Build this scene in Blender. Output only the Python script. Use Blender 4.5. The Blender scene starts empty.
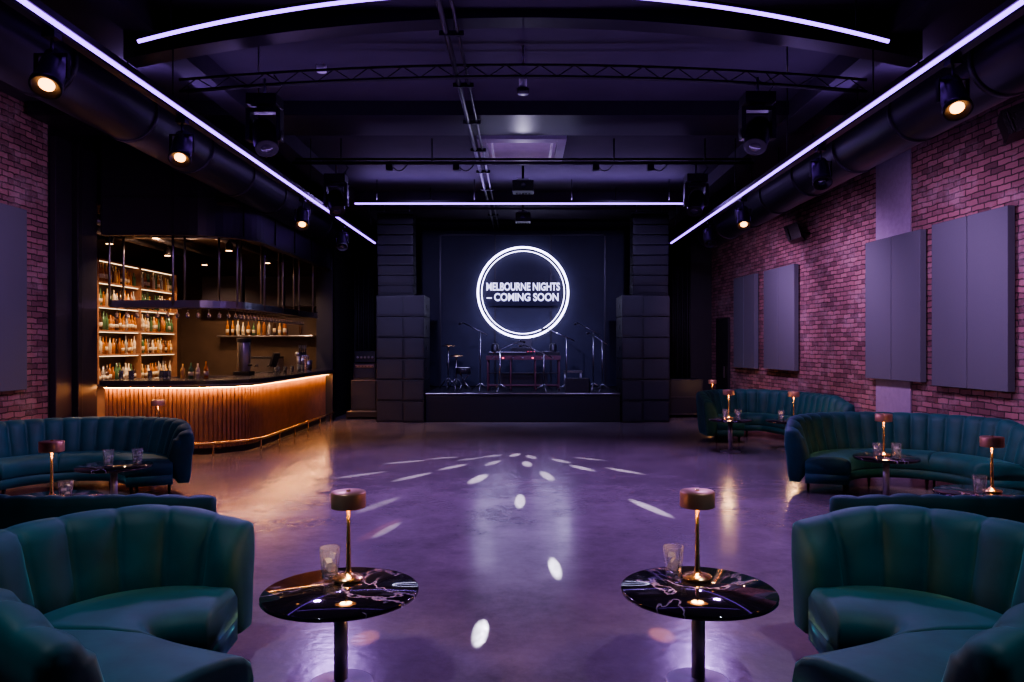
import bpy, bmesh, math, random
from mathutils import Vector, Matrix
random.seed(7)
S=bpy.context.scene
COL=S.collection
try:
    S.view_settings.view_transform='AgX';S.view_settings.look='AgX - Medium High Contrast';S.view_settings.exposure=.5
except Exception as e: print(e)
# ---------------------------------------------------------------- materials
def P(name,col,rough=.5,metal=0,emi=None,es=0,noise=None,bump=None,sheen=0,coat=0,trans=0,ior=1.45,nscale=8,spec=.5):
    m=bpy.data.materials.new(name);m.use_nodes=True
    nt=m.node_tree;b=nt.nodes['Principled BSDF']
    b.inputs['Base Color'].default_value=(*col,1)
    b.inputs['Roughness'].default_value=rough
    b.inputs['Metallic'].default_value=metal
    b.inputs['IOR'].default_value=ior
    b.inputs['Specular IOR Level'].default_value=spec
    b.inputs['Transmission Weight'].default_value=trans
    b.inputs['Sheen Weight'].default_value=sheen
    b.inputs['Coat Weight'].default_value=coat
    if sheen:
        b.inputs['Sheen Roughness'].default_value=.35;b.inputs['Sheen Tint'].default_value=(.25,.85,.9,1)
    if emi:
        b.inputs['Emission Color'].default_value=(*emi,1);b.inputs['Emission Strength'].default_value=es
    tc=nt.nodes.new('ShaderNodeTexCoord')
    n=nt.nodes.new('ShaderNodeTexNoise');n.inputs['Scale'].default_value=nscale;n.inputs['Detail'].default_value=6
    nt.links.new(tc.outputs['Object'],n.inputs['Vector'])
    if noise is None: noise=.12
    mx=nt.nodes.new('ShaderNodeMix');mx.data_type='RGBA'
    mx.inputs[6].default_value=(*[c*(1-noise) for c in col],1)
    mx.inputs[7].default_value=(*[min(1,c*(1+noise)) for c in col],1)
    nt.links.new(n.outputs['Fac'],mx.inputs[0]);nt.links.new(mx.outputs[2],b.inputs['Base Color'])
    if bump:
        bp=nt.nodes.new('ShaderNodeBump');bp.inputs['Strength'].default_value=bump;bp.inputs['Distance'].default_value=.01
        nt.links.new(n.outputs['Fac'],bp.inputs['Height']);nt.links.new(bp.outputs['Normal'],b.inputs['Normal'])
    return m
def emis(name,col,s):
    return P(name,(.02,.02,.02),.5,emi=col,es=s)
velvet=P('teal_velvet',(.003,.064,.072),.65,sheen=.32,noise=.55,nscale=5,bump=.25)
vdark=P('sofa_leg_black',(.01,.01,.01),.4)
black=P('black_paint',(.015,.013,.018),.6,nscale=4,noise=.3)
ceilm=P('ceiling_paint',(.048,.038,.062),.7,nscale=2,noise=.3)
blackm=P('black_metal',(.026,.024,.032),.35,metal=.3)
satin=P('duct_paint',(.030,.025,.038),.36,metal=.2)
cab=P('speaker_cabinet',(.015,.014,.020),.4,bump=.4,nscale=60)
grille=P('speaker_grille',(.020,.019,.027),.45,bump=.6,nscale=150)
steel=P('steel',(.35,.34,.38),.28,metal=1)
chrome=P('table_column_metal',(.42,.40,.46),.42,metal=.85)
brass=P('brass',(.98,.64,.28),.26,metal=1)
copper=P('copper_shade',(.62,.37,.23),.42,metal=.65)
wood=P('bar_wood',(.24,.12,.07),.42,noise=.5,nscale=5)
ctop=P('counter_stone',(.035,.028,.04),.2,noise=.4,nscale=20)
felt=P('acoustic_felt',(.098,.110,.138),.9,noise=.08,bump=.2,nscale=80)
white=P('white_plastic',(.8,.8,.85),.4)
acframe=P('cassette_frame',(.35,.32,.42),.5)
glassm=P('glass',(.94,.96,1),.02,trans=.92,ior=1.5,noise=0,spec=.9)
icem=P('ice',(.9,.93,1),.2,trans=.7,ior=1.31,noise=0)
plaster=P('lavender_plaster',(.26,.22,.32),.8,bump=.5,nscale=12,noise=.2)
barwall=P('bar_wall',(.06,.038,.028),.45,noise=.4,nscale=3)
redp=P('red_desk_frame',(.09,.032,.05),.4)
lensw=emis('warm_lens',(1,.42,.13),6)
lensp=emis('pendant_lens',(1,.55,.25),8)
lensc=P('lens_dark',(.02,.02,.05),.08,coat=1)
led=emis('led_purple',(.34,.13,1),3.8)
neon=emis('neon_white',(.66,.62,1),7)
neon2=emis('neon_letters',(.6,.58,1),1.8)
warmled=emis('warm_led',(1,.45,.14),70)
shelfled=emis('shelf_led',(1,.68,.38),2.8)
lampglow=emis('lamp_diffuser',(1,.6,.28),12)
exitm=emis('exit_green',(.1,.9,.7),.8)
redled=emis('red_led',(1,.1,.2),2)
screenm=emis('panel_screen',(.35,.55,.9),.5)

def marble():
    m=P('black_marble',(.012,.01,.016),.06,coat=.5)
    nt=m.node_tree;b=nt.nodes['Principled BSDF']
    tc=nt.nodes.new('ShaderNodeTexCoord')
    n=nt.nodes.new('ShaderNodeTexNoise');n.inputs['Scale'].default_value=1.5;n.inputs['Detail'].default_value=7
    n.inputs['Distortion'].default_value=.55
    nt.links.new(tc.outputs['Object'],n.inputs['Vector'])
    r=nt.nodes.new('ShaderNodeValToRGB')
    e=r.color_ramp.elements
    e[0].position=.503;e[0].color=(.010,.009,.014,1)
    e[1].position=.519;e[1].color=(.010,.009,.014,1)
    x=e.new(.511);x.color=(.42,.35,.58,1)
    nt.links.new(n.outputs['Fac'],r.inputs[0]);nt.links.new(r.outputs[0],b.inputs['Base Color'])
    return m
marblem=marble()
def brick():
    m=P('brick',(.3,.1,.09),.85)
    nt=m.node_tree;b=nt.nodes['Principled BSDF']
    tc=nt.nodes.new('ShaderNodeTexCoord')
    sp=nt.nodes.new('ShaderNodeSeparateXYZ');cb=nt.nodes.new('ShaderNodeCombineXYZ')
    nt.links.new(tc.outputs['Object'],sp.inputs[0]);nt.links.new(sp.outputs['Y'],cb.inputs['X']);nt.links.new(sp.outputs['Z'],cb.inputs['Y'])
    nd=nt.nodes.new('ShaderNodeTexNoise');nd.inputs['Scale'].default_value=7
    nt.links.new(cb.outputs[0],nd.inputs['Vector'])
    va=nt.nodes.new('ShaderNodeVectorMath');va.operation='SCALE';va.inputs['Scale'].default_value=.045
    nt.links.new(nd.outputs['Color'],va.inputs[0])
    vb=nt.nodes.new('ShaderNodeVectorMath');vb.operation='ADD'
    nt.links.new(cb.outputs[0],vb.inputs[0]);nt.links.new(va.outputs[0],vb.inputs[1])
    br=nt.nodes.new('ShaderNodeTexBrick')
    br.inputs['Scale'].default_value=1;br.inputs['Brick Width'].default_value=.24;br.inputs['Row Height'].default_value=.082
    br.inputs['Mortar Size'].default_value=.009;br.inputs['Mortar Smooth'].default_value=.5;br.inputs['Bias'].default_value=-.15
    br.inputs['Color1'].default_value=(.29,.145,.155,1);br.inputs['Color2'].default_value=(.085,.04,.05,1)
    br.inputs['Mortar'].default_value=(.04,.03,.037,1)
    nt.links.new(vb.outputs[0],br.inputs['Vector'])
    n2=nt.nodes.new('ShaderNodeTexNoise');n2.inputs['Scale'].default_value=1.6;n2.inputs['Detail'].default_value=12
    n2.inputs['Roughness'].default_value=.8
    nt.links.new(cb.outputs[0],n2.inputs['Vector'])
    r=nt.nodes.new('ShaderNodeValToRGB');r.color_ramp.elements[0].position=.49;r.color_ramp.elements[1].position=.68
    r.color_ramp.elements[1].color=(.6,.6,.6,1)
    nt.links.new(n2.outputs['Fac'],r.inputs[0])
    mx=nt.nodes.new('ShaderNodeMix');mx.data_type='RGBA';mx.inputs[7].default_value=(.38,.30,.33,1)
    nt.links.new(r.outputs[0],mx.inputs[0]);nt.links.new(br.outputs['Color'],mx.inputs[6])
    nt.links.new(mx.outputs[2],b.inputs['Base Color'])
    ma=nt.nodes.new('ShaderNodeMath');ma.operation='MULTIPLY_ADD';ma.inputs[1].default_value=-1
    nt.links.new(br.outputs['Fac'],ma.inputs[0]);nt.links.new(n2.outputs['Fac'],ma.inputs[2])
    bp=nt.nodes.new('ShaderNodeBump');bp.inputs['Strength'].default_value=1;bp.inputs['Distance'].default_value=.02
    nt.links.new(ma.outputs[0],bp.inputs['Height']);nt.links.new(bp.outputs[0],b.inputs['Normal'])
    return m
brickm=brick()
def floormat():
    m=P('polished_concrete',(.2,.18,.2),.3)
    nt=m.node_tree;b=nt.nodes['Principled BSDF']
    tc=nt.nodes.new('ShaderNodeTexCoord')
    n=nt.nodes.new('ShaderNodeTexNoise');n.inputs['Scale'].default_value=1.1;n.inputs['Detail'].default_value=12;n.inputs['Roughness'].default_value=.75
    nt.links.new(tc.outputs['Object'],n.inputs['Vector'])
    r=nt.nodes.new('ShaderNodeValToRGB');r.color_ramp.elements[0].position=.35;r.color_ramp.elements[1].position=.65
    r.color_ramp.elements[0].color=(.105,.088,.095,1);r.color_ramp.elements[1].color=(.24,.205,.215,1)
    nt.links.new(n.outputs['Fac'],r.inputs[0])
    nt.links.new(r.outputs[0],b.inputs['Base Color'])
    r2=nt.nodes.new('ShaderNodeMapRange');r2.inputs['From Min'].default_value=.35;r2.inputs['From Max'].default_value=.65
    r2.inputs['To Min'].default_value=.26;r2.inputs['To Max'].default_value=.13
    nt.links.new(n.outputs['Fac'],r2.inputs['Value']);nt.links.new(r2.outputs[0],b.inputs['Roughness'])
    b.inputs['Specular IOR Level'].default_value=.65
    n3=nt.nodes.new('ShaderNodeTexNoise');n3.inputs['Scale'].default_value=14;n3.inputs['Detail'].default_value=8
    nt.links.new(tc.outputs['Object'],n3.inputs['Vector'])
    bp=nt.nodes.new('ShaderNodeBump');bp.inputs['Strength'].default_value=.17;bp.inputs['Distance'].default_value=.01
    nt.links.new(n3.outputs['Fac'],bp.inputs['Height']);nt.links.new(bp.outputs[0],b.inputs['Normal'])
    return m
floorm=floormat()

# ---------------------------------------------------------------- mesh builder
class MB:
    def __init__(s,origin=(0,0,0)):
        s.v=[];s.f=[];s.mi=[];s.sm=[];s.mats=[];s.o=Vector(origin);s.M=Matrix.Identity(4)
    def add(s,vs,fs,mat,smooth=False):
        if mat not in s.mats: s.mats.append(mat)
        k=s.mats.index(mat);b=len(s.v)
        s.v+=[s.M@Vector(v) for v in vs]
        for f in fs:
            s.f.append([b+i for i in f]);s.mi.append(k);s.sm.append(smooth)
    def box(s,c,d,mat,rz=0,rx=0,ry=0):
        R=Matrix.Rotation(rz,3,'Z')@Matrix.Rotation(ry,3,'Y')@Matrix.Rotation(rx,3,'X')
        vs=[Vector(c)+R@Vector((x*d[0]/2,y*d[1]/2,z*d[2]/2)) for x in(-1,1) for y in(-1,1) for z in(-1,1)]
        s.add(vs,[(0,1,3,2),(4,6,7,5),(0,4,5,1),(2,3,7,6),(0,2,6,4),(1,5,7,3)],mat)
    def bb(s,x0,x1,y0,y1,z0,z1,mat):
        s.box(((x0+x1)/2,(y0+y1)/2,(z0+z1)/2),(x1-x0,y1-y0,z1-z0),mat)
    def rings(s,R,mat,smooth=True,caps=True,closed=True,loop=False):
        n=len(R[0]);vs=[p for r in R for p in r];fs=[]
        m=len(R)
        for i in range(m if loop else m-1):
            a=i*n;b=((i+1)%m)*n
            for j in range(n if closed else n-1):
                k=(j+1)%n
                fs.append((a+j,a+k,b+k,b+j))
        if caps and not loop:
            fs.append(tuple(range(n)));fs.append(tuple((m-1)*n+j for j in range(n)))
        s.add(vs,fs,mat,smooth)
    def cyl(s,p0,p1,r,mat,seg=14,r2=None,smooth=True):
        p0=Vector(p0);p1=Vector(p1);d=(p1-p0).normalized()
        u=d.orthogonal().normalized();w=d.cross(u)
        if r2 is None:r2=r
        s.rings([[p+(u*math.cos(t)+w*math.sin(t))*q for t in [2*math.pi*i/seg for i in range(seg)]] for p,q in((p0,r),(p1,r2))],mat,smooth)
    def lathe(s,prof,mat,c=(0,0,0),seg=28,smooth=True,axis=None):
        c=Vector(c);Q=Matrix.Identity(3)
        if axis is not None: Q=Vector((0,0,1)).rotation_difference(Vector(axis)).to_matrix()
        s.rings([[c+Q@Vector((r*math.cos(t),r*math.sin(t),z)) for t in [2*math.pi*i/seg for i in range(seg)]] for r,z in prof],mat,smooth)
    def tube(s,pts,r,mat,seg=8,loop=False):
        pts=[Vector(p) for p in pts];R=[];n=len(pts)
        for i,p in enumerate(pts):
            if loop: d=pts[(i+1)%n]-pts[i-1]
            else: d=pts[min(i+1,n-1)]-pts[max(i-1,0)]
            d.normalize()
            up=Vector((0,0,1)) if abs(d.z)<.9 else Vector((0,1,0))
            if loop: up=Vector((0,1,0)) if abs(d.y)<.5 else Vector((0,0,1))
            u=d.cross(up).normalized();w=d.cross(u)
            R.append([p+(u*math.cos(t)+w*math.sin(t))*r for t in [2*math.pi*k/seg for k in range(seg)]])
        s.rings(R,mat,True,True,True,loop)
    def prism(s,poly,z0,z1,mat):
        n=len(poly)
        vs=[(x,y,z0) for x,y in poly]+[(x,y,z1) for x,y in poly]
        fs=[tuple(range(n)),tuple(range(n,2*n))]+[(i,(i+1)%n,n+(i+1)%n,n+i) for i in range(n)]
        s.add(vs,fs,mat)
    def band(s,A,B,z0,z1,mat,smooth=False):
        s.rings([[(a[0],a[1],z0),(b[0],b[1],z0),(b[0],b[1],z1),(a[0],a[1],z1)] for a,b in zip(A,B)],mat,smooth)
    def mesh(s,name):
        me=bpy.data.meshes.new(name);me.from_pydata([v-s.o for v in s.v],[],s.f)
        for m in s.mats: me.materials.append(m)
        for i,p in enumerate(me.polygons): p.material_index=s.mi[i];p.use_smooth=s.sm[i]
        bm=bmesh.new();bm.from_mesh(me);bmesh.ops.recalc_face_normals(bm,faces=bm.faces);bm.to_mesh(me);bm.free()
        return me
    def done(s,name,bevel=0,parent=None):
        o=bpy.data.objects.new(name,s.mesh(name));o.location=s.o;COL.objects.link(o)
        if bevel:
            b=o.modifiers.new('bevel','BEVEL');b.width=bevel;b.segments=2;b.limit_method='ANGLE';b.angle_limit=math.radians(50)
        if parent: o.parent=parent
        return o
def inst(me,name,loc,rz=0):
    o=bpy.data.objects.new(name,me);o.location=loc;o.rotation_euler=(0,0,rz);COL.objects.link(o);return o
def light(kind,name,loc,col,e,target=None,parent=None,size=.05,angle=60,blend=.5,size_y=None):
    l=bpy.data.lights.new(name,kind);l.energy=e;l.color=col
    if kind=='AREA':
        l.size=size
        if size_y: l.shape='RECTANGLE';l.size_y=size_y
    else: l.shadow_soft_size=size
    if kind=='SPOT': l.spot_size=math.radians(angle);l.spot_blend=blend
    o=bpy.data.objects.new(name,l);o.location=loc;COL.objects.link(o)
    if target is not None:
        o.rotation_euler=(Vector(target)-Vector(loc)).to_track_quat('-Z','Y').to_euler()
    if parent:
        o.parent=parent;o.matrix_parent_inverse=Matrix.Translation(parent.location).inverted()
    return o

# ---------------------------------------------------------------- room shell
XL=-7.0;H=5.2
def rx(y): return 6.1-.079*(y-9)
def slab(name,x0,x1,y0,y1,z0,z1,mat):
    m=MB();m.bb(x0,x1,y0,y1,z0,z1,mat);return m.done(name)
slab('floor',-8.8,7.2,-1.7,20.6,-.1,0,floorm)
slab('ceiling',-8.8,7.2,-1.7,20.6,H,H+.1,ceilm)
slab('wall_left',XL-.2,XL,-1.5,10.9,0,H,brickm)
m=MB();m.prism([(rx(-1.5),-1.5),(rx(-1.5)+.2,-1.5),(rx(20.4)+.2,20.4),(rx(20.4),20.4)],0,H,brickm);m.done('wall_right')
slab('wall_back',-4.85,5.5,20.4,20.6,0,H,black)
slab('wall_front',-7.2,7.2,-1.7,-1.5,0,H,black)
slab('wall_bar_side',-8.8,-8.6,12.1,18.8,0,H,barwall)
slab('wall_bar_rear',-8.6,-4.85,18.6,18.8,0,H,barwall)
slab('wall_bar_entry',-8.8,-7.0,11.9,12.1,0,H,black)
slab('wall_stage_side',-4.85,-4.65,17.65,20.4,0,H,black)
m=MB()
m.bb(XL-.2,XL,10.9,11.9,0,H,black)
m.bb(XL,XL+.1,10.93,11.32,0,4.9,satin);m.bb(XL,XL+.16,11.38,11.5,0,4.9,blackm);m.bb(XL,XL+.1,11.56,12.0,0,4.9,satin)
m.done('wall_black_boards',.01)

# ---------------------------------------------------------------- bar
def outline(off,step=.12,end=17.6):
    pts=[];x=XL+.17
    while x<-5.55: pts.append((x,12.1-off)); x+=step
    for i in range(13):
        a=-math.pi/2+math.pi/2*i/12
        pts.append((-5.55+(.9+off)*math.cos(a),13.0+(.9+off)*math.sin(a)))
    y=13.0+step
    while y<end: pts.append((-4.65+off,y)); y+=step
    return pts
m=MB((-5.6,14.5,0))
m.band(outline(-.06),outline(-.10),.0,1.14,wood)
m.band(outline(-.1),outline(-.02),.0,.1,black)
def walk(pts,step):
    out=[];acc=0
    for a,b in zip(pts,pts[1:]):
        a=Vector((*a,0));b=Vector((*b,0));L=(b-a).length;d=(b-a)/L
        while acc<L:
            out.append((a+d*acc,math.atan2(d.y,d.x)));acc+=step
        acc-=L
    return out
for p,a in walk(outline(-.045),.07):
    m.box((p.x,p.y,.6),(.048,.035,1.0),wood,rz=a)
m.band(outline(-.75),outline(.18),1.16,1.225,ctop)
m.band(outline(-.02),outline(.17),1.14,1.16,steel)
m.band(outline(.02),outline(.04),1.10,1.135,warmled)
m.band(outline(.05),outline(.06),1.105,1.14,blackm)
m.tube([(x,y,.2) for x,y in outline(.16)],.022,brass)
for i,(p,a) in enumerate(walk(outline(.16),.9)):
    m.cyl((p.x,p.y,0),(p.x,p.y,.2),.015,brass,8)
m.done('bar_counter',.004)
m=MB((-5.6,14.5,4.4))
m.band(outline(-.02),outline(.1),3.6,H-.003,satin)
m.band(outline(.1),outline(.115),4.2,4.22,blackm)
m.band(outline(-.02),outline(.12),3.58,3.62,blackm)
for (p,a) in walk(outline(.11),1.15): m.box((p.x,p.y,4.4),(.02,.02,1.55),blackm,rz=a)
m.done('bar_bulkhead')
slab('ceiling_bar',-8.6,-4.75,12.15,18.6,4.1,4.15,barwall)
m=MB((-4.7,17.62,0));m.bb(-4.9,-4.5,17.55,17.65,0,H-.01,black);m.bb(-4.54,-4.5,17.5,17.7,0,H-.01,satin);m.done('trim_bar_post')
m=MB((-5.6,14.5,2.5))
A=outline(-.12,end=17.2);B=outline(-.55,end=17.2)
m.band(A,outline(-.15,end=17.2),2.42,2.54,steel);m.band(B,outline(-.58,end=17.2),2.42,2.54,steel)
m.band(outline(-.15,end=17.2),outline(-.55,end=17.2),2.43,2.45,blackm)
for p,a in walk(A,1.05):
    n=Vector((math.sin(a),-math.cos(a),0))
    m.cyl((p.x,p.y,2.45),(p.x,p.y,4.08),.02,steel,8)
    p2=p-n*.43
    m.cyl((p2.x,p2.y,2.45),(p2.x,p2.y,4.08),.02,steel,8)
m.done('hanging_glass_rack')
m=MB((-5.6,14.5,2.3))
for i,(p,a) in enumerate(walk(outline(-.35,end=17),.17)):
    m.lathe([(.035,0),(.004,-.01),(.004,-.08),(.035,-.11),(.03,-.18)],glassm,c=(p.x,p.y,2.43),seg=8)
m.done('hanging_wine_glasses')
sh=MB((-8.45,16.6,0))
bot=MB((-8.4,16.6,0))
bm_=[P('bottle_amber',(.6,.25,.06),.08,trans=.4,noise=0,spec=.8),P('bottle_green',(.10,.2,.10),.08,trans=.3,noise=0,spec=.8),P('bottle_clear',(.75,.72,.68),.05,trans=.7,noise=0),
     P('bottle_dark',(.06,.03,.02),.1,noise=0),P('bottle_brown',(.25,.10,.04),.12,noise=0),P('bottle_gold',(.8,.5,.18),.15,trans=.3,noise=0),P('bottle_pale',(.6,.5,.36),.2,noise=0)]
lab=P('bottle_label',(.5,.42,.3),.6)
sh.bb(-8.6,-8.2,12.8,17.7,0,1.0,wood)
sh.bb(-8.6,-8.15,12.75,17.75,1.0,1.05,ctop)
rows=[1.06,1.62,2.1,2.58,3.06]
posts=(12.8,14.4,16.0,17.66)
for z in rows[1:]: sh.bb(-8.6,-8.28,12.8,17.7,z-.04,z,wood)
for y in posts: sh.bb(-8.6,-8.27,y,y+.04,1.05,3.5,wood)
sh.bb(-8.6,-8.27,12.8,17.7,3.46,3.5,wood)
for z in rows: sh.bb(-8.595,-8.58,12.85,17.65,z+.005,z+.05,shelfled)
for z in rows[1:]+[3.5]: sh.bb(-8.34,-8.32,12.85,17.65,z-.050,z-.041,shelfled)
def bottle(b,x,y,z,s=1,seg=7):
    mt=random.choice(bm_);r=random.uniform(.034,.048);h=random.uniform(.28,.38)*s
    b.lathe([(r,0),(r,h*.58),(r*.85,h*.66),(.014,h*.78),(.014,h)],mt,c=(x,y,z),seg=seg)
    if random.random()<.6: b.lathe([(r+.001,h*.18),(r+.001,h*.42)],lab,c=(x,y,z),seg=seg)
for z in rows:
    y=12.92
    while y<17.6:
        ok=min(abs(y-k-.02) for k in posts)>.07
        if ok: bottle(bot,-8.36+random.uniform(-.01,.01),y,z)
        if ok and random.random()<.6: bottle(bot,-8.49,y+.03,z)
        y+=random.uniform(.10,.13)
sh.done('back_bar_shelves');bot.done('liquor_bottles')
m=MB((-6.4,18.2,0))
m.bb(-8.1,-4.9,17.95,18.59,0,1.0,wood);m.bb(-8.12,-4.88,17.9,18.59,1.0,1.05,ctop)
m.bb(-7.6,-5.2,18.35,18.59,2.0,2.04,steel)
m.bb(-7.9,-6.9,18.2,18.59,2.75,3.5,satin);m.bb(-6.85,-5.9,18.2,18.59,2.75,3.5,satin);m.bb(-5.85,-5.0,18.2,18.59,2.75,3.5,satin)
m.done('rear_bar_cabinet',.01)
g=MB((-6.4,18.4,2))
x=-7.5
while x<-5.3:
    if random.random()<.7: bottle(g,x,18.46,2.045,1.1)
    x+=.13
g.done('spirit_bottles')
def espresso(loc):
    m=MB(loc);x,y,z=loc
    m.bb(x-.35,x+.35,y-.22,y+.22,z+.08,z+.42,steel);m.bb(x-.37,x+.37,y-.25,y+.25,z+.02,z+.1,blackm)
    m.bb(x-.35,x+.35,y-.24,y+.2,z+.42,z+.47,blackm)
    for i in(-1,1):
        m.cyl((x+i*.16,y-.27,z+.28),(x+i*.16,y-.27,z+.22),.035,steel);m.cyl((x+i*.16,y-.28,z+.25),(x+i*.16,y-.42,z+.23),.013,blackm)
        m.cyl((x+i*.2,y-.1,z),(x+i*.2,y-.1,z+.04),.03,blackm)
    m.done('espresso_machine',.01)
espresso((-6.3,18.2,1.052))
def taps(x,y):
    m=MB((x,y,1.225))
    m.cyl((x,y,1.225),(x,y,1.6),.05,steel);m.cyl((x,y-.25,1.225),(x,y-.25,1.6),.05,steel)
    m.cyl((x,y-.4,1.6),(x,y+.15,1.6),.05,steel)
    for k in range(4):
        yy=y-.35+k*.15
        m.cyl((x,yy,1.58),(x+.1,yy,1.55),.015,steel,8);m.cyl((x+.1,yy,1.56),(x+.1,yy,1.47),.012,steel,8);m.cyl((x+.04,yy,1.62),(x+.04,yy,1.8),.014,blackm,8,r2=.022)
    m.done('beer_tap_tower')
taps(-4.95,16.6)
def till(x,y):
    m=MB((x,y,1.225));m.bb(x-.1,x+.1,y-.12,y+.12,1.226,1.25,blackm);m.cyl((x,y,1.25),(x,y,1.4),.03,blackm)
    m.box((x,y,1.5),(.04,.36,.28),blackm,ry=.3);m.box((x-.024,y,1.505),(.004,.32,.24),screenm,ry=.3);m.done('pos_terminal')
till(-5.1,15.2)
m=MB((-5.25,14.0,1.225))
m.bb(-5.45,-5.15,13.9,14.2,1.226,1.3,blackm);m.cyl((-5.3,14.05,1.3),(-5.3,14.05,1.85),.12,steel,20);m.cyl((-5.3,14.05,1.85),(-5.3,14.05,1.93),.13,blackm,20)
m.cyl((-5.2,14.0,1.42),(-5.12,13.97,1.42),.02,blackm,8);m.done('juice_dispenser',.006)
m=MB((-5.3,13.0,1.225))
for i in range(16):
    x,y=(-4.78+random.uniform(-.05,.1),13.3+random.random()*2.8) if i>7 else(-6.8+random.random()*1.3,12.3+random.uniform(-.08,.08))
    m.lathe([(.03,0),(.036,.15),(.033,.15),(.028,.01)],glassm,c=(x,y,1.226),seg=10)
m.done('counter_glassware')
m=MB((-5.3,14,1.225))
for i in range(4):
    x=-5.85+i*.13;bottle(m,x,12.72+.03*(i%2),1.226,.8,10)
m.done('speed_rail_bottles')
m=MB((-5.0,16.9,1.225))
for i in range(6): m.cyl((-5.05,17.1,1.226+i*.05),(-5.05,17.1,1.27+i*.05),.06,copper,14)
m.lathe([(.09,0),(.11,.22),(.1,.22),(.085,.02)],steel,c=(-5.05,17.35,1.226))
m.done('cocktail_shaker_set')
m=MB((-6.6,15,3.9))
for x in(-7.9,-7.3,-6.0): m.cyl((x,12.3,3.95),(x,18.5,3.95),.09,steel)
m.cyl((-8.5,14,3.85),(-4.9,14,3.85),.05,steel)
m.done('bar_ceiling_pipes')
barl=MB((-6.5,15,3.6));pos=[(-6.4,12.9),(-7.6,13.6),(-7.4,15.4),(-5.8,14.6),(-5.8,16.8),(-7.4,17.2)]
for x,y in pos:
    barl.cyl((x,y,3.8),(x,y,4.1),.008,blackm,6);barl.lathe([(.03,.18),(.07,.12),(.07,0),(.06,0)],blackm,c=(x,y,3.66));barl.lathe([(.058,.004),(.058,.0)],lensp,c=(x,y,3.655))
bo=barl.done('bar_pendant_lights')
for i,(x,y) in enumerate(pos): light('SPOT','bar_pendant_bulb',(x,y,3.64),(1,.64,.38),200,(x,y,0),bo,.05,140,.6)
light('SPOT','bar_ceiling_upspot',(-6.6,15.2,3.0),(1,.6,.35),90,(-6.6,15.2,4.1),bo,.1,150,.8)  # spot without a fixture, aimed up at the bar ceiling

# ---------------------------------------------------------------- stage
m=MB((0,18.8,0));m.bb(-2.27,2.27,17.25,20.35,0,.62,black);m.bb(-2.27,2.27,17.22,20.35,.62,.68,blackm)
m.bb(-3.45,-2.27,18.3,20.35,0,.66,black);m.bb(2.27,3.45,18.3,20.35,0,.66,black)
m.bb(-2.27,2.27,17.212,17.22,.655,.68,steel)
m.bb(-2.26,2.26,17.235,17.25,.03,.6,cab)
m.done('stage_platform',.004)
navy=P('backdrop_cloth',(.015,.017,.04),.55,noise=.3,nscale=3)
m=MB((0,20,2.5));m.bb(-3.45,3.45,20.0,20.06,.68,4.9,navy)
m.bb(-2.2,2.2,19.9,20.0,.7,4.78,navy)
for x in (-2.22,-.75,.75,2.2): m.bb(x-.02,x+.02,19.87,19.9,.7,4.78,blackm)
m.bb(-2.22,2.22,19.87,19.9,4.74,4.78,blackm)
m.done('stage_backdrop')
for sx in(-1,1):
    m=MB((sx*4.0,20.1,2.5));A=[];Bq=[]
    for i in range(60):
        x=3.47+i*.019;y=20.25+.05*math.sin(i*.9);A.append((sx*x,y));Bq.append((sx*x,y+.03))
    m.band(A,Bq,.02,4.9,black,True);m.done('stage_curtain')
root=bpy.data.objects.new('neon_sign',None);root.location=(0,19.7,3.2);COL.objects.link(root)
def ring(r,t,mat,name,y=0):
    m=MB();m.tube([(r*math.cos(a),y,r*math.sin(a)) for a in[2*math.pi*i/96 for i in range(96)]],t,mat,loop=True)
    m.done(name,parent=root)
ring(1.2,.026,neon,'outer_ring');ring(1.1,.009,neon,'inner_ring')
m=MB()
for a in (.6,1.57,2.54,3.9,5.5): m.cyl((1.15*math.cos(a),0,1.15*math.sin(a)),(1.15*math.cos(a),.17,1.15*math.sin(a)),.012,blackm,6)
m.done('wall_brackets',parent=root)
m=MB();m.box((0,.09,-.05),(2.0,.02,.62),P('acrylic_back',(.02,.02,.04),.2),0);m.done('acrylic_backing',parent=root)
for txt,z in(('MELBOURNE NIGHTS',.06),('– COMING SOON',-.22)):
    c=bpy.data.curves.new('lettering','FONT');c.body=txt;c.size=.285;c.align_x='CENTER';c.extrude=.012;c.offset=.004;c.bevel_depth=.003
    c.materials.append(neon2);o=bpy.data.objects.new('lettering',c);o.rotation_euler=(math.pi/2,0,0);o.location=(0,.03,z);o.scale=(.72 if z>0 else .84,1,1);o.parent=root;COL.objects.link(o)
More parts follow.
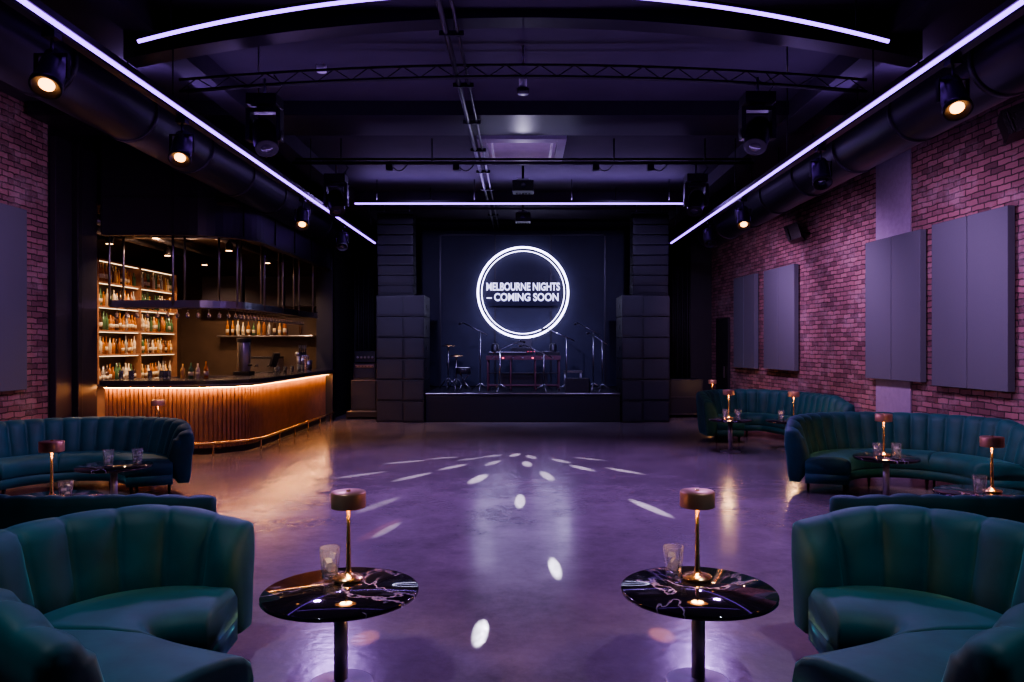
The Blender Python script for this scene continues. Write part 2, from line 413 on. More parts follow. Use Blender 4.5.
for sx in(-1,1):
    m=MB((sx*2.85,17.7,0))
    n=6;z=0
    for i in range(n):
        h=2.96/n
        x0,x1=sorted((sx*2.78,sx*3.42))
        m.bb(x0,x1,17.25,18.2,z+.006,z+h-.006,cab);m.bb(x0+.03,x1-.03,17.235,17.25,z+.04,z+h-.04,grille)
        x0,x1=sorted((sx*2.29,sx*2.77))
        m.bb(x0,x1,17.15,18.2,z+.006,z+h-.006,cab);m.bb(x0+.03,x1-.03,17.135,17.15,z+.04,z+h-.04,grille)
        m.bb(sx*2.285-.006,sx*2.285+.006,17.5,17.75,z+.2,z+.29,blackm)
        z+=h
    m.done('subwoofer_stack',.012)
    m=MB((sx*3.0,17.6,3.9));y=17.35;z=4.86;an=0
    for i in range(8):
        m.box((sx*3.0,y+.25,z-.118),(.84,.5,.22),cab,rx=an);m.box((sx*3.0,y-.0,z-.118),(.76,.02,.17),grille,rx=an)
        for k in(-1,1): m.box((sx*3.0+k*.425,y+.2,z-.118),(.012,.3,.1),blackm,rx=an)
        z-=.232;an+=.022;y+=.004*i
    m.bb(sx*3.0-.42,sx*3.0+.42,17.4,17.85,4.88,4.93,blackm)
    for k in(-.3,.3): m.cyl((sx*3.0+k,17.6,4.9),(sx*3.0+k,17.6,H),.012,steel,6)
    m.done('line_array_speaker',.012)
m=MB((0,18.3,.68));z=.68
m.bb(-.9,.92,18.0,18.6,z+.80,z+.85,blackm);m.bb(-.9,.92,17.98,18.0,z+.76,z+.86,redp)
for x in(-.86,-.3,.3,.88):
    for y in(18.03,18.56): m.cyl((x,y,z),(x,y,z+.8),.022,redp,8)
m.bb(-.88,.9,18.02,18.05,z+.12,z+.16,redp);m.bb(-.88,.9,18.02,18.05,z+.42,z+.45,blackm)
m.bb(-.6,.6,18.1,18.5,z+.16,z+.42,blackm)
m.bb(-.85,.1,18.02,18.36,z+.86,z+.94,blackm)
for i in range(30): m.bb(-.82+i*.03,-.795+i*.03,18.0,18.14,z+.94,z+.95,white)
for x in(.6,): m.bb(x-.3,x+.3,18.05,18.5,z+.86,z+.95,blackm);m.lathe([(.14,0),(.14,.02)],steel,c=(x,18.25,z+.95))
m.bb(-.3,.25,18.38,18.6,z+.86,z+1.05,blackm)
for i in range(9): m.cyl((.12+i*.02,18.1,z+.95),(.12+i*.02,18.1,z+.97),.008,redled if i%4==0 else steel,6)
for i in range(7): m.bb(-.75+i*.24,-.7+i*.24,17.972,17.98,z+.79,z+.82,redled if i%3==1 else steel)
m.box((.05,18.52,z+1.17),(.34,.02,.22),blackm,rx=-.2)
for k in(-.7,.75): m.lathe([(.05,0),(.09,.03),(.09,.26),(.05,.3)],blackm,c=(k,18.5,z+.86))
m.done('keyboard_desk',.004)
def mic(x,y,z0=.68,h=1.45,a=.4):
    m=MB((x,y,z0))
    for k in range(3):
        t=k*2.094+a;m.cyl((x,y,z0+.18),(x+.28*math.cos(t),y+.28*math.sin(t),z0+.014),.014,steel,6)
    m.cyl((x,y,z0+.1),(x,y,z0+h),.016,steel,8)
    e=(x+.5*math.cos(a),y+.2*math.sin(a),z0+h+.22);s_=(x-.2*math.cos(a),y-.07*math.sin(a),z0+h-.08)
    m.cyl(s_,e,.013,steel,6);m.cyl(e,(e[0]+.13*math.cos(a),e[1],e[2]-.03),.02,blackm,10,r2=.032);m.done('microphone_stand')
mic(-1.05,18.2,a=2.6);mic(1.75,18.4,a=2.4);mic(1.9,17.7,a=2.2,h=1.2);mic(.5,17.7,h=.9,a=2.8);mic(-.55,17.75,h=1.0,a=.3);mic(1.05,17.9,h=1.3,a=2.9)
def cym(x,y,r=.22,h=.85):
    m=MB((x,y,.68))
    for k in range(3):
        t=k*2.094+.5;m.cyl((x,y,.68+.3),(x+.28*math.cos(t),y+.28*math.sin(t),.695),.015,steel,6)
    m.cyl((x,y,.75),(x,y,.68+h),.016,steel,8);m.lathe([(r,-.01),(.06,.015),(.03,.04),(.01,.045)],brass,c=(x,y,.68+h));m.done('cymbal_stand')
cym(-1.65,18.3);cym(-1.9,18.8,.2,1.1)
def snare(x,y):
    m=MB((x,y,.68));m.lathe([(.17,.42),(.18,.43),(.18,.56),(.17,.57)],blackm,c=(x,y,.68));m.lathe([(.165,.572),(.165,.575)],white,c=(x,y,.68))
    for k in range(3):
        t=k*2.094;m.cyl((x,y,.68+.25),(x+.2*math.cos(t),y+.2*math.sin(t),.694),.014,steel,6);m.cyl((x,y,.68+.25),(x+.15*math.cos(t),y+.15*math.sin(t),.68+.42),.012,steel,6)
    m.done('snare_drum')
snare(-1.45,18.0)
def wedge(x,y,rz):
    m=MB((x,y,.68));m.M=Matrix.Translation((x,y,.68))@Matrix.Rotation(rz,4,'Z')
    pr=[(-.2,0),(.2,0),(.2,.12),(-.05,.34),(-.2,.34)]
    m.rings([[(xx,a,b) for a,b in pr] for xx in(-.28,.28)],cab,False)
    m.rings([[(xx,a,b) for a,b in((.19,.14),(-.04,.342),(-.03,.35),(.2,.148))] for xx in(-.25,.25)],grille,False)
    m.done('stage_monitor_wedge',.006)
wedge(1.3,17.5,-.2)
m=MB((1.25,18.3,.68))
m.bb(1.0,1.45,18.1,18.5,1.12,1.17,steel)
for x in(1.03,1.42):
    for y in(18.13,18.47): m.cyl((x,y,.68),(x,y,1.12),.018,steel,8)
m.bb(1.03,1.42,18.12,18.14,.85,.87,steel);m.done('stage_stool')
m=MB((-3.9,18.3,0))
m.bb(-4.3,-3.5,18.0,18.7,.04,.2,cab)
m.bb(-4.3,-3.5,17.99,18.0,.17,.2,steel)
m.bb(-4.2,-3.55,18.05,18.65,.2,.95,cab);m.bb(-4.15,-3.6,18.03,18.05,.25,.9,grille);m.bb(-4.2,-3.55,18.03,18.045,.93,.95,steel)
m.bb(-4.15,-3.6,18.1,18.6,.95,1.35,cab);m.bb(-4.1,-3.65,18.08,18.1,1.0,1.22,grille);m.bb(-4.1,-3.65,18.085,18.1,1.25,1.32,steel)
for i in range(6): m.cyl((-4.08+i*.08,18.08,1.28),(-4.08+i*.08,18.06,1.28),.014,blackm,8)
m.bb(-4.12,-3.62,18.12,18.6,1.38,1.65,cab)
for i in range(5): m.cyl((-4.05+i*.09,18.11,1.5),(-4.05+i*.09,18.13,1.5),.03,steel,8)
m.done('guitar_amplifier_stack',.01)
m=MB((4.0,18.6,0));m.bb(3.55,4.45,18.3,19.0,.08,.95,cab)
for z in(.08,.5,.93): m.bb(3.54,4.46,18.29,18.31,z-.015,z+.02,blackm)
for x in(3.6,4.4):
    for y in(18.4,18.9): m.cyl((x,y,0),(x,y,.08),.04,blackm,8)
m.done('flight_case',.008)
m=MB((4.3,20.3,2.3));m.bb(4.15,4.55,20.36,20.4,2.2,2.4,blackm);m.bb(4.2,4.5,20.345,20.36,2.25,2.35,exitm);m.done('exit_sign')

# ---------------------------------------------------------------- ceiling stuff
for sx in(-1,1):
    m=MB((sx*4.4,9,4.4));m.cyl((sx*4.4,-1.45,4.4),(sx*4.4,17.5,4.4),.33,satin,32)
    for k in range(13): m.cyl((sx*4.4,k*1.5-.8,4.4),(sx*4.4,k*1.5-.74,4.4),.345,satin,32);m.cyl((sx*4.4,k*1.5-.77,4.7),(sx*4.4,k*1.5-.77,H),.01,blackm,6)
    m.done('ventilation_duct')
    m=MB((sx*3.5,8,4.2));m.bb(sx*3.5-.035,sx*3.5+.035,-1.4,17.5,4.215,4.27,blackm);m.bb(sx*3.5-.018,sx*3.5+.018,-1.4,17.5,4.195,4.215,led)
    m.bb(sx*3.66-.04,sx*3.66+.04,-1.4,17.5,4.24,4.3,blackm)
    for k in range(8): m.cyl((sx*3.5,k*2.4+.2,4.27),(sx*3.5,k*2.4+.2,H),.008,blackm,6);m.bb(min(sx*3.5,sx*3.66),max(sx*3.5,sx*3.66),k*2.4+.18,k*2.4+.22,4.27,4.29,blackm)
    lo=m.done('led_strip_light')
    light('AREA','ceiling_fill_glow',(sx*3.3,9.0,4.34),(.5,.3,1),44,(sx*2.9,9.0,5.2),lo,.04,size_y=16)  # added fill lighting the ceiling; the LED strip itself faces down
m=MB((0,15.2,4.7));m.bb(-3.45,3.45,15.17,15.23,4.715,4.77,blackm);m.bb(-3.45,3.45,15.17,15.22,4.690,4.715,led)
for x in(-3,-1,1,3): m.cyl((x,15.2,4.77),(x,15.2,H),.008,blackm,6)
lo=m.done('led_strip_light')
light('AREA','ceiling_fill_glow',(0,15.2,4.785),(.5,.35,1),26,(0,14.9,5.2),lo,6.6,size_y=.04)  # same added ceiling fill above the cross strip
arc=[(-.09-3.5+7.0*i/48,6.9,5.09-.46*((i-24)/24)**2) for i in range(49)]
m=MB((0,6.9,4.9));m.tube([(x,y,z) for x,y,z in arc],.018,led)
m.tube([(x,y+.03,z+.035) for x,y,z in arc],.03,blackm)
for i in(2,16,32,46): m.cyl((arc[i][0],6.93,arc[i][2]+.04),(arc[i][0],6.93,H),.008,blackm,6)
m.done('arched_led_light')
m=MB((0,10.8,5.1));m.bb(-6.9,5.8,10.3,11.3,5.0,H,satin);m.done('ceiling_beam')
m=MB((0,17,5.1));m.bb(-4.4,5.2,16.4,16.7,5.0,H,ceilm);m.done('ceiling_beam')
m=MB((0,6,5.1));
for sx in(-1,1): m.bb(sx*3.85-.15,sx*3.85+.15,-1.4,20.3,4.95,H,ceilm)
m.done('ceiling_beam')
m=MB((0,7.6,5.0))
R=[]
for i in range(41):
    x=-4.05+8.1*i/40;zb=5.12-.42*(x/4.05)**2
    R.append([(x,7.5,zb),(x,7.75,zb),(x,7.75,H),(x,7.5,H)])
m.rings(R,satin,False);m.done('ceiling_arch_rib')
m=MB((0,8.4,4.8))
def az(x,d): return 4.98-d-.17*(x/3.9)**2
xs=[-3.9+7.8*i/40 for i in range(41)]
m.tube([(x,8.4,az(x,0)) for x in xs],.016,black);m.tube([(x,8.4,az(x,.13)) for x in xs],.016,black);m.tube([(x,8.6,az(x,.07)) for x in xs],.016,black)
for i in range(0,40):
    m.cyl((xs[i],8.4,az(xs[i],0 if i%2 else .13)),(xs[i+1],8.4,az(xs[i+1],.13 if i%2 else 0)),.006,black,6)
for x in(-3,0,3): m.cyl((x,8.4,az(x,0)),(x,8.4,H),.01,steel,6)
m.done('lighting_truss')
m=MB((0,12.6,4.95))
m.cyl((-3.8,12.2,4.8),(3.8,12.2,4.8),.028,blackm,10);m.cyl((-3.8,12.35,4.9),(3.8,12.35,4.9),.02,blackm,10)
for x in(-3,-1.5,1.5,3): m.cyl((x,12.2,4.8),(x,12.2,H),.012,blackm,6)
for k,x in enumerate((-2.2,-1.1,1.2,2.1)): m.bb(x-.05,x+.05,12.15,12.25,4.68,4.78,blackm);m.tube([(x+.05*t,12.25,4.8-.12*math.sin(t*.52)) for t in range(7)],.008,blackm,6)
m.done('lighting_pipe')
m=MB((0,16,4.9));m.cyl((-3.3,16.0,4.75),(3.3,16.0,4.75),.025,blackm,10)
for x in(-2,0,2): m.cyl((x,16,4.75),(x,16,H),.012,blackm,6)
m.done('lighting_pipe')
m=MB((0,8,5.1))
for x,r in((-.78,.03),(-.66,.018)): m.cyl((x,-1,4.975),(x,20,4.975),r,blackm,8)
for k in range(14):
    m.bb(-.85,-.6,k*1.5,k*1.5+.03,4.94,4.99,blackm);m.cyl((-.7,k*1.5,4.99),(-.7,k*1.5,H),.006,blackm,6)
m.done('ceiling_conduit')
m=MB((-.02,12.4,5.1));m.bb(-.72,.68,11.5,13.1,5.12,H,acframe)
for a,b,c_,d in((-.72,-.58,11.5,13.1),(.54,.68,11.5,13.1),(-.58,.54,11.5,11.72),(-.58,.54,12.88,13.1)): m.bb(a,b,c_,d,5.0,5.12,acframe)
m.bb(-.58,.54,11.72,12.88,5.10,5.12,blackm)
for i in range(8): m.box((-.02,11.82+i*.142,5.025),(1.10,.075,.02),white,rx=-.5)
for x in(-.5,.46): m.bb(x-.02,x+.02,11.74,12.86,5.0,5.05,white)
m.done('ceiling_air_conditioner',.004)
for (x,y,z,s) in((0,14.05,4.8,.4),(0,17.0,4.72,.34)):
    m=MB((x,y,z));m.bb(x-s/2,x+s/2,y-.15,y+.2,z-.1,z+.1,blackm);m.cyl((x,y-.15,z),(x,y-.2,z),.06,lensc);m.cyl((x,y,z+.1),(x,y,H),.025,blackm,8);m.bb(x-.12,x+.12,y-.1,y+.1,z+.1,z+.14,steel)
    for k in range(5): m.cyl((x-.12+.06*k,y+.1,z-.1),(x-.12+.06*k,y+.1,z-.115),.02,lensc,8)
    o=m.done('effect_light_projector',.01)
    if y<15: eff=o
light('SPOT','ac_fill_spot',(0,13.7,4.45),(.75,.68,1),16,(0,12.3,5.05),eff,.03,95,.8)  # added fill spot to brighten the air conditioner grille
def movhead(x,y,z,tilt=.5,pan=0):
    m=MB((x,y,z))
    m.bb(x-.17,x+.17,y-.13,y+.13,z-.12,z,blackm)
    m.cyl((x,y,z-.12),(x,y,z-.16),.09,blackm)
    for k in(-1,1):
        m.box((x+k*.17,y,z-.33),(.05,.14,.36),blackm);m.cyl((x+k*.14,y,z-.44),(x+k*.2,y,z-.44),.06,blackm)
    m.bb(x-.17,x+.17,y-.06,y+.06,z-.19,z-.14,blackm)
    ax=Vector((math.sin(pan)*math.sin(tilt),-math.cos(pan)*math.sin(tilt),-math.cos(tilt)))
    m.lathe([(.05,-.2),(.11,-.17),(.14,-.08),(.14,.08),(.125,.18),(.13,.22),(.11,.22)],blackm,c=(x,y,z-.44),axis=ax)
    m.lathe([(.108,.205),(.05,.225)],lensc,c=(x,y,z-.44),axis=ax)
    m.cyl((x,y,z),(x,y,z+.2),.018,steel,8);m.tube([(x+.1,y,z),(x+.2,y,z+.12),(x+.1,y,z+.25)],.008,blackm)
    for k in range(5): m.box((x,y-.0,z-.44),(.29,.01,.012),satin)
    return m.done('moving_head_light',.008)
heads=[movhead(-2.93,8.4,4.62,.6,.5),movhead(2.66,8.4,4.64,.6,-.5),movhead(-3.08,12.2,4.6,.6,.4),movhead(2.85,12.2,4.6,.6,-.4)]
def par(x,y,z,ax,lit=True):
    m=MB((x,y,z));ax=Vector(ax).normalized()
    m.bb(x-.05,x+.05,y-.05,y+.05,z+.2,z+.25,blackm)
    m.cyl((x,y,z+.06),(x,y,z+.2),.012,blackm,8)
    for k in(-1,1): m.box((x+k*.125,y,z-.02),(.012,.04,.19),blackm)
    m.box((x,y,z+.075),(.26,.04,.012),blackm)
    m.lathe([(.05,-.2),(.095,-.17),(.1,-.05),(.105,.14),(.115,.15),(.115,.19),(.1,.19),(.098,.15)],satin,c=(x,y,z-.06),axis=ax)
    m.lathe([(.055,.151),(.055,.165),(.03,.172)],lensw if lit else lensc,c=(x,y,z-.06),axis=ax)
    return m.done('par_can_light')
parpos=[(-3.66,5.75,3.98,1),(-3.66,7.95,3.98,1),(-3.66,12.3,3.98,1),(-3.66,15.0,3.98,0),(3.66,6.3,3.98,1),(3.66,9.1,3.98,0),(3.66,12.3,3.98,1),(3.66,14.5,3.98,0)]
pars=[]
for x,y,z,l in parpos:
    s_=1 if x>0 else -1
    pars.append(par(x,y,z,(-s_*.1,-.55,-.8),l))
m=MB((0,9.6,5.1));m.cyl((0,9.3,5.02),(0,9.3,H),.05,white,12);m.cyl((0,9.3,4.96),(0,9.3,5.02),.08,blackm,12);m.done('ceiling_sensor')
m=MB((-2.45,8.9,5.15));m.cyl((-2.45,9.0,5.12),(-2.45,9.0,H),.06,white,12);m.done('smoke_detector')
ang=math.atan(.079)
def panel(y0,y1,z0,z1,n=2):
    yc=(y0+y1)/2;m=MB((rx(yc)-.08,yc,(z0+z1)/2));w=(y1-y0)/n
    for i in range(n):
        y=y0+w*(i+.5);m.box((rx(y)-.08,y,(z0+z1)/2),(.1,w-.012,z1-z0),felt,rz=ang)
    m.done('acoustic_panel',.008)
panel(9.1,10.60,1.22,3.52);panel(10.85,12.35,1.25,3.5);panel(15.0,16.55,1.27,3.45);panel(17.05,18.4,1.25,3.45)
m=MB((XL+.05,9.2,2.45));m.bb(XL+.01,XL+.1,8.0,9.14,1.18,3.68,felt);m.bb(XL+.01,XL+.1,9.16,10.3,1.18,3.68,felt);m.done('acoustic_panel',.008)
m=MB((rx(11.7),11.7,2.6));m.box((rx(11.75)-.008,11.75,2.6),(.02,.95,5.18),plaster,rz=ang);m.done('wall_plaster_patch')
def wspk(y,z):
    x=rx(y)-.3;m=MB((x,y,z));m.box((x,y,z),(.26,.5,.3),cab,rz=-.5,ry=-.3);m.box((x-.12,y-.07,z-.05),(.02,.42,.24),grille,rz=-.5,ry=-.3);m.cyl((x+.1,y,z),(rx(y),y,z),.03,blackm);m.done('wall_speaker')
wspk(8.75,4.42);wspk(14.6,4.0)
m=MB((rx(19)-.1,19.2,1.5));m.box((rx(19.4)-.04,19.4,1.3),(.06,.9,2.4),black,rz=ang);m.box((rx(19.4)-.09,19.1,1.1),(.04,.04,.3),steel,rz=ang);m.done('door_side_exit')

# ---------------------------------------------------------------- sofas
def cr(pts,n=40):
    P_=[Vector((*p,0)) for p in pts];Q=[P_[0]*2-P_[1]]+P_+[P_[-1]*2-P_[-2]];out=[]
    for i in range(1,len(Q)-2):
        for k in range(n):
            t=k/n;a,b,c,d=Q[i-1:i+3]
            out.append(.5*((2*b)+(c-a)*t+(2*a-5*b+4*c-d)*t*t+(3*b-a-3*c+d)*t**3))
    out.append(P_[-1]);return out
def resample(pts,N):
    L=[0]
    for a,b in zip(pts,pts[1:]): L.append(L[-1]+(b-a).length)
    T=L[-1];out=[];j=0
    for i in range(N):
        t=T*i/(N-1)
        while j<len(L)-2 and L[j+1]<t: j+=1
        u=(t-L[j])/max(1e-9,L[j+1]-L[j]);out.append(pts[j].lerp(pts[j+1],min(1,u)))
    return out,T
def sofa(back,front,Hm=.86,He=.72,cuts=(),flute=.19,legs=4,lean=1.0):
    pb=cr(back);_,T=resample(pb,2)
    nf=max(3,round(T/flute));N=nf*12+1
    B,T=resample(pb,N);F,_=resample(cr(front),N)
    cx=sum((p.x for p in B))/N;cy=sum((p.y for p in B))/N
    m=MB((cx,cy,0));R=[]
    def ss(x): x=max(0,min(1,x));return x*x*(3-2*x)
    for i in range(N):
        t=(B[min(i+1,N-1)]-B[max(i-1,0)]).normalized();n=Vector((t.y,-t.x,0))
        if n.dot(B[i]-F[i])<0:n=-n
        s_=T*i/(N-1);e=min(s_,T-s_)
        h=He+(Hm-He)*ss(e/.55)
        fl=abs(math.sin(math.pi*nf*i/(N-1)))**.5
        b=.055*fl;dz=.018*(fl-1)
        k=math.sqrt(max(0,1-(1-min(1,e/.06))**2))*.35+.65
        prof=[(.03-b*.3,.20),(.0-b,.42),(.03-b,.54),(.065-b,.66),(.09-b,h-.09),(.115-b*.8,h-.035),(.15-b*.4,h-.005+dz),(.19,h+dz*.5),(.225,h-.02),(.24,h-.07),(.24,h-.2),(.22,.45),(.2,.2),(.18,.13),(.06,.13)]
        c0=.13
        R.append([B[i]+n*(c0+(o-c0)*k)+Vector((0,0,.45+(z-.45)*(1-(1-k)*.25))) for o,z in prof])
    m.rings(R,velvet)
    cc=[0]+list(cuts)+[1]
    for a,b in zip(cc,cc[1:]):
        i0=int(a*(N-1));i1=int(b*(N-1));R=[]
        for i in range(i0,i1+1):
            e=min(i-i0,i1-i)*T/(N-1)
            w=math.sqrt(max(0,1-(1-min(1,e/.05))**2));d=-.035*(1-w)
            v=F[i]-B[i]
            pr=[(.0,.25),(.0,.40),(.08,.435),(.3,.452),(.6,.458),(.82,.447),(.93,.425),(.985,.39),(1,.34),(.985,.27),(.95,.24)]
            R.append([B[i]+v*u+Vector((0,0,z+(d if z>.3 else 0))) for u,z in pr])
        m.rings(R,velvet)
    R=[]
    for i in range(N):
        v=F[i]-B[i];R.append([B[i]+v*u+Vector((0,0,z)) for u,z in((.0,.13),(.0,.25),(.95,.25),(.97,.2),(.95,.13))])
    m.rings(R,velvet)
    for k in range(legs):
        i=int((N-1)*(.04+.92*k/(legs-1)))
        for u in(.06,.85):
            p=B[i]+(F[i]-B[i])*u;m.cyl((p.x,p.y,0),(p.x,p.y,.14),.014,vdark,8,r2=.024)
    return m.done('curved_velvet_sofa')
def arcp(cx,cy,R,a0,a1,n=9): return [(cx+R*math.cos(math.radians(a0+(a1-a0)*i/(n-1))),cy+R*math.sin(math.radians(a0+(a1-a0)*i/(n-1)))) for i in range(n)]
for sx in(-1,1):
    bk=[(1.62,4.20),(2.0,4.24),(2.33,4.07),(2.50,3.70),(2.36,3.30),(1.97,2.98),(1.52,2.72)]
    fr=[(1.58,3.70),(1.70,3.69),(1.78,3.66),(1.82,3.61),(1.77,3.54),(1.6,3.45),(1.2,3.30)]
    sofa([(sx*x,y) for x,y in bk],[(sx*x,y) for x,y in fr],.86,.76,cuts=(.5,),legs=4,flute=.215)
    A=arcp(sx*3.3,7.2,1.87,239,301);Bq=arcp(sx*3.3,7.2,1.35,239,301)
    sofa(A,Bq,.75,.70,cuts=(.5,),legs=3)
sofa(arcp(-5.3,8.4,1.2,22,172),arcp(-5.3,8.4,.68,22,172),.86,.74,cuts=(.33,.66))
sofa(arcp(4.55,8.65,1.18,-12,166),arcp(4.55,8.65,.66,-12,166),.90,.76,cuts=(.33,.66))
sofa([(3.55,13.5),(3.6,14.3),(4.1,14.9),(4.75,14.9),(5.15,14.4),(5.35,13.6),(5.5,12.7)],[(4.05,13.5),(4.1,14.1),(4.3,14.35),(4.6,14.35),(4.72,14.1),(4.85,13.5),(4.98,12.6)],.9,.78,cuts=(.33,.66))

# ---------------------------------------------------------------- tables, lamps, glasses
def table_mesh(D,h):
    m=MB();r=D/2
    m.lathe([(r-.02,h-.03),(r,h-.022),(r,h-.006),(r-.006,h)],marblem,seg=64)
    m.lathe([(.05,h-.034),(.10,h-.03)],blackm);m.lathe([(.036,.012),(.036,h-.03)],chrome)
    m.lathe([(.17,0),(.17,.006),(.16,.010),(.05,.014),(.036,.03)],chrome,seg=40)
    return m.mesh('side_table')
def lamp_mesh():
    m=MB();m.lathe([(.08,0),(.082,.006),(.08,.016),(.034,.026),(.018,.042),(.014,.06),(.010,.3),(.010,.41)],brass)
    m.lathe([(.09,.40),(.093,.40),(.095,.405),(.095,.480),(.091,.487),(.0005,.489)],copper,seg=40)
    m.lathe([(.088,.408),(.0005,.408)],lampglow)
    m.cyl((0,0,.489),(0,0,.497),.012,brass)
    return m.mesh('table_lamp')
def glass_mesh():
    m=MB();m.lathe([(.040,0),(.044,.01),(.058,.17),(.053,.17),(.040,.025),(.0005,.022)],glassm,seg=12,smooth=False)
    m.box((.008,.004,.055),(.036,.036,.036),icem,rz=.5,rx=.4);m.box((-.012,-.006,.090),(.034,.034,.034),icem,rz=.2,rx=.7);m.box((.014,.008,.12),(.03,.03,.03),icem,rz=1.2,rx=.3)
    return m.mesh('glass_tumbler')
LM=lamp_mesh();GM=glass_mesh();TM={}
def setup(x,y,D=.8,h=.5,lamp=None,glasses=(),pw=9.0,rz=None):
    k=(D,h)
    if k not in TM: TM[k]=table_mesh(D,h)
    inst(TM[k],'side_table',(x,y,0),random.uniform(0,6) if rz is None else rz)
    if lamp:
        o=inst(LM,'table_lamp',(x+lamp[0],y+lamp[1],h+.001))
        l=light('POINT','lamp_bulb',(x+lamp[0],y+lamp[1],h+.37),(1,.55,.22),pw,size=.05)
        l.parent=o;l.matrix_parent_inverse=Matrix.Translation((x+lamp[0],y+lamp[1],h)).inverted()
    for gx,gy in glasses: inst(GM,'glass_tumbler',(x+gx,y+gy,h+.001),random.uniform(0,3))
setup(-.967,3.93,.82,.5,(0.0,.17),[(-.11,.2)],rz=.3)
setup(.935,3.95,.82,.5,(.035,.17),[(-.09,.2)],rz=1.2)
setup(-4.42,8.0,.76,.5,None,[(-.05,-.02),(.2,.1)])
setup(-4.0,6.25,.8,.5,(.02,.0),[(.2,-.1)])
setup(4.22,8.6,.72,.5,(.03,.12),[(-.14,-.08),(.07,-.1)])
setup(4.05,6.5,.8,.5,(.1,.05),[(-.1,-.1)])
setup(3.5,12.5,.72,.55,(.0,.1),[(.1,-.1),(-.1,-.08)])
setup(4.55,12.75,.72,.5,(.15,.1),[(-.1,0)])
setup(4.4,17.2,.6,.5,(.0,.0))
setup(-5.45,10.9,.6,.5,(.05,.05))

# ---------------------------------------------------------------- lights
PUR=(.58,.32,1.0);PINK=(.82,.46,.92)
for h,(tx,ty) in zip(heads,((-.8,7),(.8,7),(-1.2,10.5),(1.2,10.5))):
    l=h.location
    light('SPOT','head_beam',(l.x,l.y-.3,l.z-.85),PUR,430,(tx,ty,0),h,.12,115,1)
dl=[(-2.3,2.6),(2.3,2.6),(-4.8,6.3),(4.8,6.3)]  # out-of-view fill lamps added over the sofas
m=MB((0,4,H))
dle=emis('fill_lens',(.75,.75,1),6)
for x,y in dl: m.lathe([(.11,-.04),(.11,0)],blackm,c=(x,y,H));m.lathe([(.08,-.045),(.08,-.042)],dle,c=(x,y,H))
dlo=m.done('sofa_fill_lamps')
for x,y in dl: light('SPOT','sofa_fill_spot',(x,y,H-.08),(.8,.84,1),300,(x*1.02,y+.7,0),dlo,.06,58,.9)
for k,(px_,ty) in enumerate(((0,7.0),(1,9.5),(4,7.6),(5,10.5),(6,13.2),(7,16.5))):
    o=pars[px_];l=o.location;sgn=1 if l.x>0 else -1
    light('SPOT','wash_light',(l.x+sgn*.02,l.y+.1,l.z-.3),PINK,215 if sgn>0 else 180,(rx(ty) if sgn>0 else XL,ty,2.2),o,.08,115,.9)
light('SPOT','wash_light',(-3.2,14.2,4.0),(.6,.5,1),130,(-3.6,18.2,1.2),pars[3],.08,70,.9)  # added fill to brighten the amplifier stack, not a par can's own lamp
light('SPOT','stage_fill',(0,16.2,4.6),(.5,.5,1),380,(0,18.6,1.2),None,.1,80,.9)  # added fill lifting the dark back of the stage
light('SPOT','stage_front_wash',(-2.2,12.2,4.6),(.5,.42,1),430,(-2.0,17.4,1.9),None,.1,75,.9)
light('SPOT','stage_front_wash',(2.2,12.2,4.6),(.5,.42,1),430,(2.0,17.4,1.9),None,.1,75,.9)
T=[(405,462,1),(443,458,.8),(453,467,1.2),(492,456,.9),(478,479,2.2),(520,501,2.2),(555,568,1.2),(480,633,.45),(650,508,1.6),(387,530,.6),
(515,455,1.6),(531,457,1.2),(493,463,1.2),(527,464,1.8),(547,476,2.0),(561,461,1.2),(582,468,1.6),(625,471,1.4),(590,459,.9),(412,477,1.1),(360,475,.7),(470,459,.8),(378,505,.5)]
LA={(480,633):(.24,.055),(555,568):(.32,.055),(520,501):(.42,.07),(478,479):(.42,.10),(650,508):(.55,.08),(387,530):(.36,.06)}
E=Vector((0,13.93,4.62))
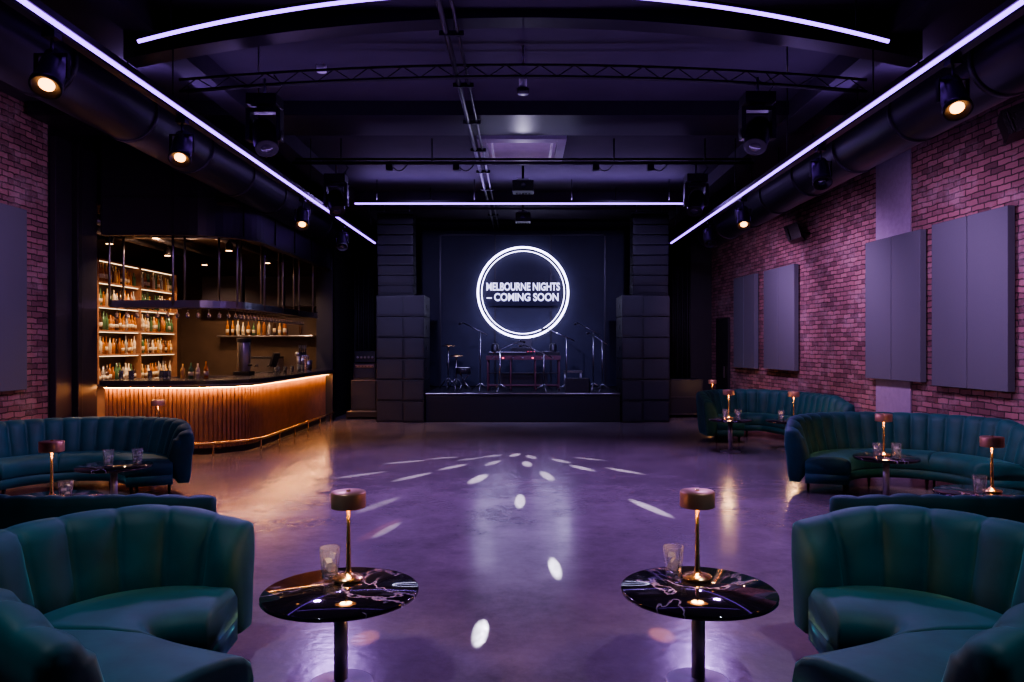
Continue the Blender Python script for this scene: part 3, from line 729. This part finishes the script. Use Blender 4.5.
def gobo(name,items,col,e):
    o=light('SPOT',name,tuple(E),col,e,None,eff,.004,172,0)
    l=o.data;l.use_nodes=True;nt=l.node_tree
    em=[n for n in nt.nodes if n.type=='EMISSION'][0]
    tc=nt.nodes.new('ShaderNodeTexCoord');last=None
    sx=nt.nodes.new('ShaderNodeSeparateXYZ');nt.links.new(tc.outputs['Normal'],sx.inputs[0])
    dv=nt.nodes.new('ShaderNodeMath');dv.operation='DIVIDE';dv.inputs[0].default_value=-E.z;nt.links.new(sx.outputs['Z'],dv.inputs[1])
    sc=nt.nodes.new('ShaderNodeVectorMath');sc.operation='SCALE';nt.links.new(tc.outputs['Normal'],sc.inputs[0]);nt.links.new(dv.outputs[0],sc.inputs['Scale'])
    for px,py,br in items:
        d=1332/(py-345);x=(px-523)*d/740;p=Vector((x,d,0));L=(p-E).length;q=p-E
        a=p-Vector((-.02,12.45,0));r=a.length
        a.normalize();b=Vector((-a.y,a.x,0))
        la,lb=LA.get((px,py),(.18+min(.34,.10*r),.085))
        nodes=[]
        for ax,ln in((a,la),(b,lb)):
            dt=nt.nodes.new('ShaderNodeVectorMath');dt.operation='DOT_PRODUCT';dt.inputs[1].default_value=ax/ln
            nt.links.new(sc.outputs[0],dt.inputs[0])
            su=nt.nodes.new('ShaderNodeMath');su.operation='SUBTRACT';su.inputs[1].default_value=Vector((q.x,q.y,0)).dot(ax)/ln
            nt.links.new(dt.outputs['Value'],su.inputs[0])
            mu=nt.nodes.new('ShaderNodeMath');mu.operation='MULTIPLY';nt.links.new(su.outputs[0],mu.inputs[0]);nt.links.new(su.outputs[0],mu.inputs[1])
            nodes.append(mu)
        ad0=nt.nodes.new('ShaderNodeMath');ad0.operation='ADD';nt.links.new(nodes[0].outputs[0],ad0.inputs[0]);nt.links.new(nodes[1].outputs[0],ad0.inputs[1])
        mr=nt.nodes.new('ShaderNodeMapRange');mr.inputs['From Min'].default_value=1.0;mr.inputs['From Max'].default_value=.35
        mr.inputs['To Min'].default_value=0;mr.inputs['To Max'].default_value=br*(L/5)**3
        nt.links.new(ad0.outputs[0],mr.inputs['Value'])
        if last is None: last=mr.outputs[0]
        else:
            ad=nt.nodes.new('ShaderNodeMath');ad.operation='ADD';nt.links.new(last,ad.inputs[0]);nt.links.new(mr.outputs[0],ad.inputs[1]);last=ad.outputs[0]
    nt.links.new(last,em.inputs['Strength'])
gobo('effect_beams',T,(.86,.82,1),2000)
LA[(365,638)]=LA[(662,635)]=(.14,.09)
gobo('amber_reflection_spots',[(365,638,1),(662,635,1),(380,530,.3)],(1,.35,.2),1200)  # added amber spots standing in for warm lamp reflections on the floor

w=bpy.data.worlds.new('world');S.world=w;w.use_nodes=True
w.node_tree.nodes['Background'].inputs[0].default_value=(.02,.012,.04,1);w.node_tree.nodes['Background'].inputs[1].default_value=1
c=bpy.data.cameras.new('camera');co=bpy.data.objects.new('camera',c);COL.objects.link(co)
co.location=(0,0,1.8);co.rotation_euler=(math.pi/2,0,0)
c.sensor_width=36;c.lens=740/1024*36;c.shift_x=-11/1024;c.shift_y=4/1024;c.clip_start=.05
S.camera=co
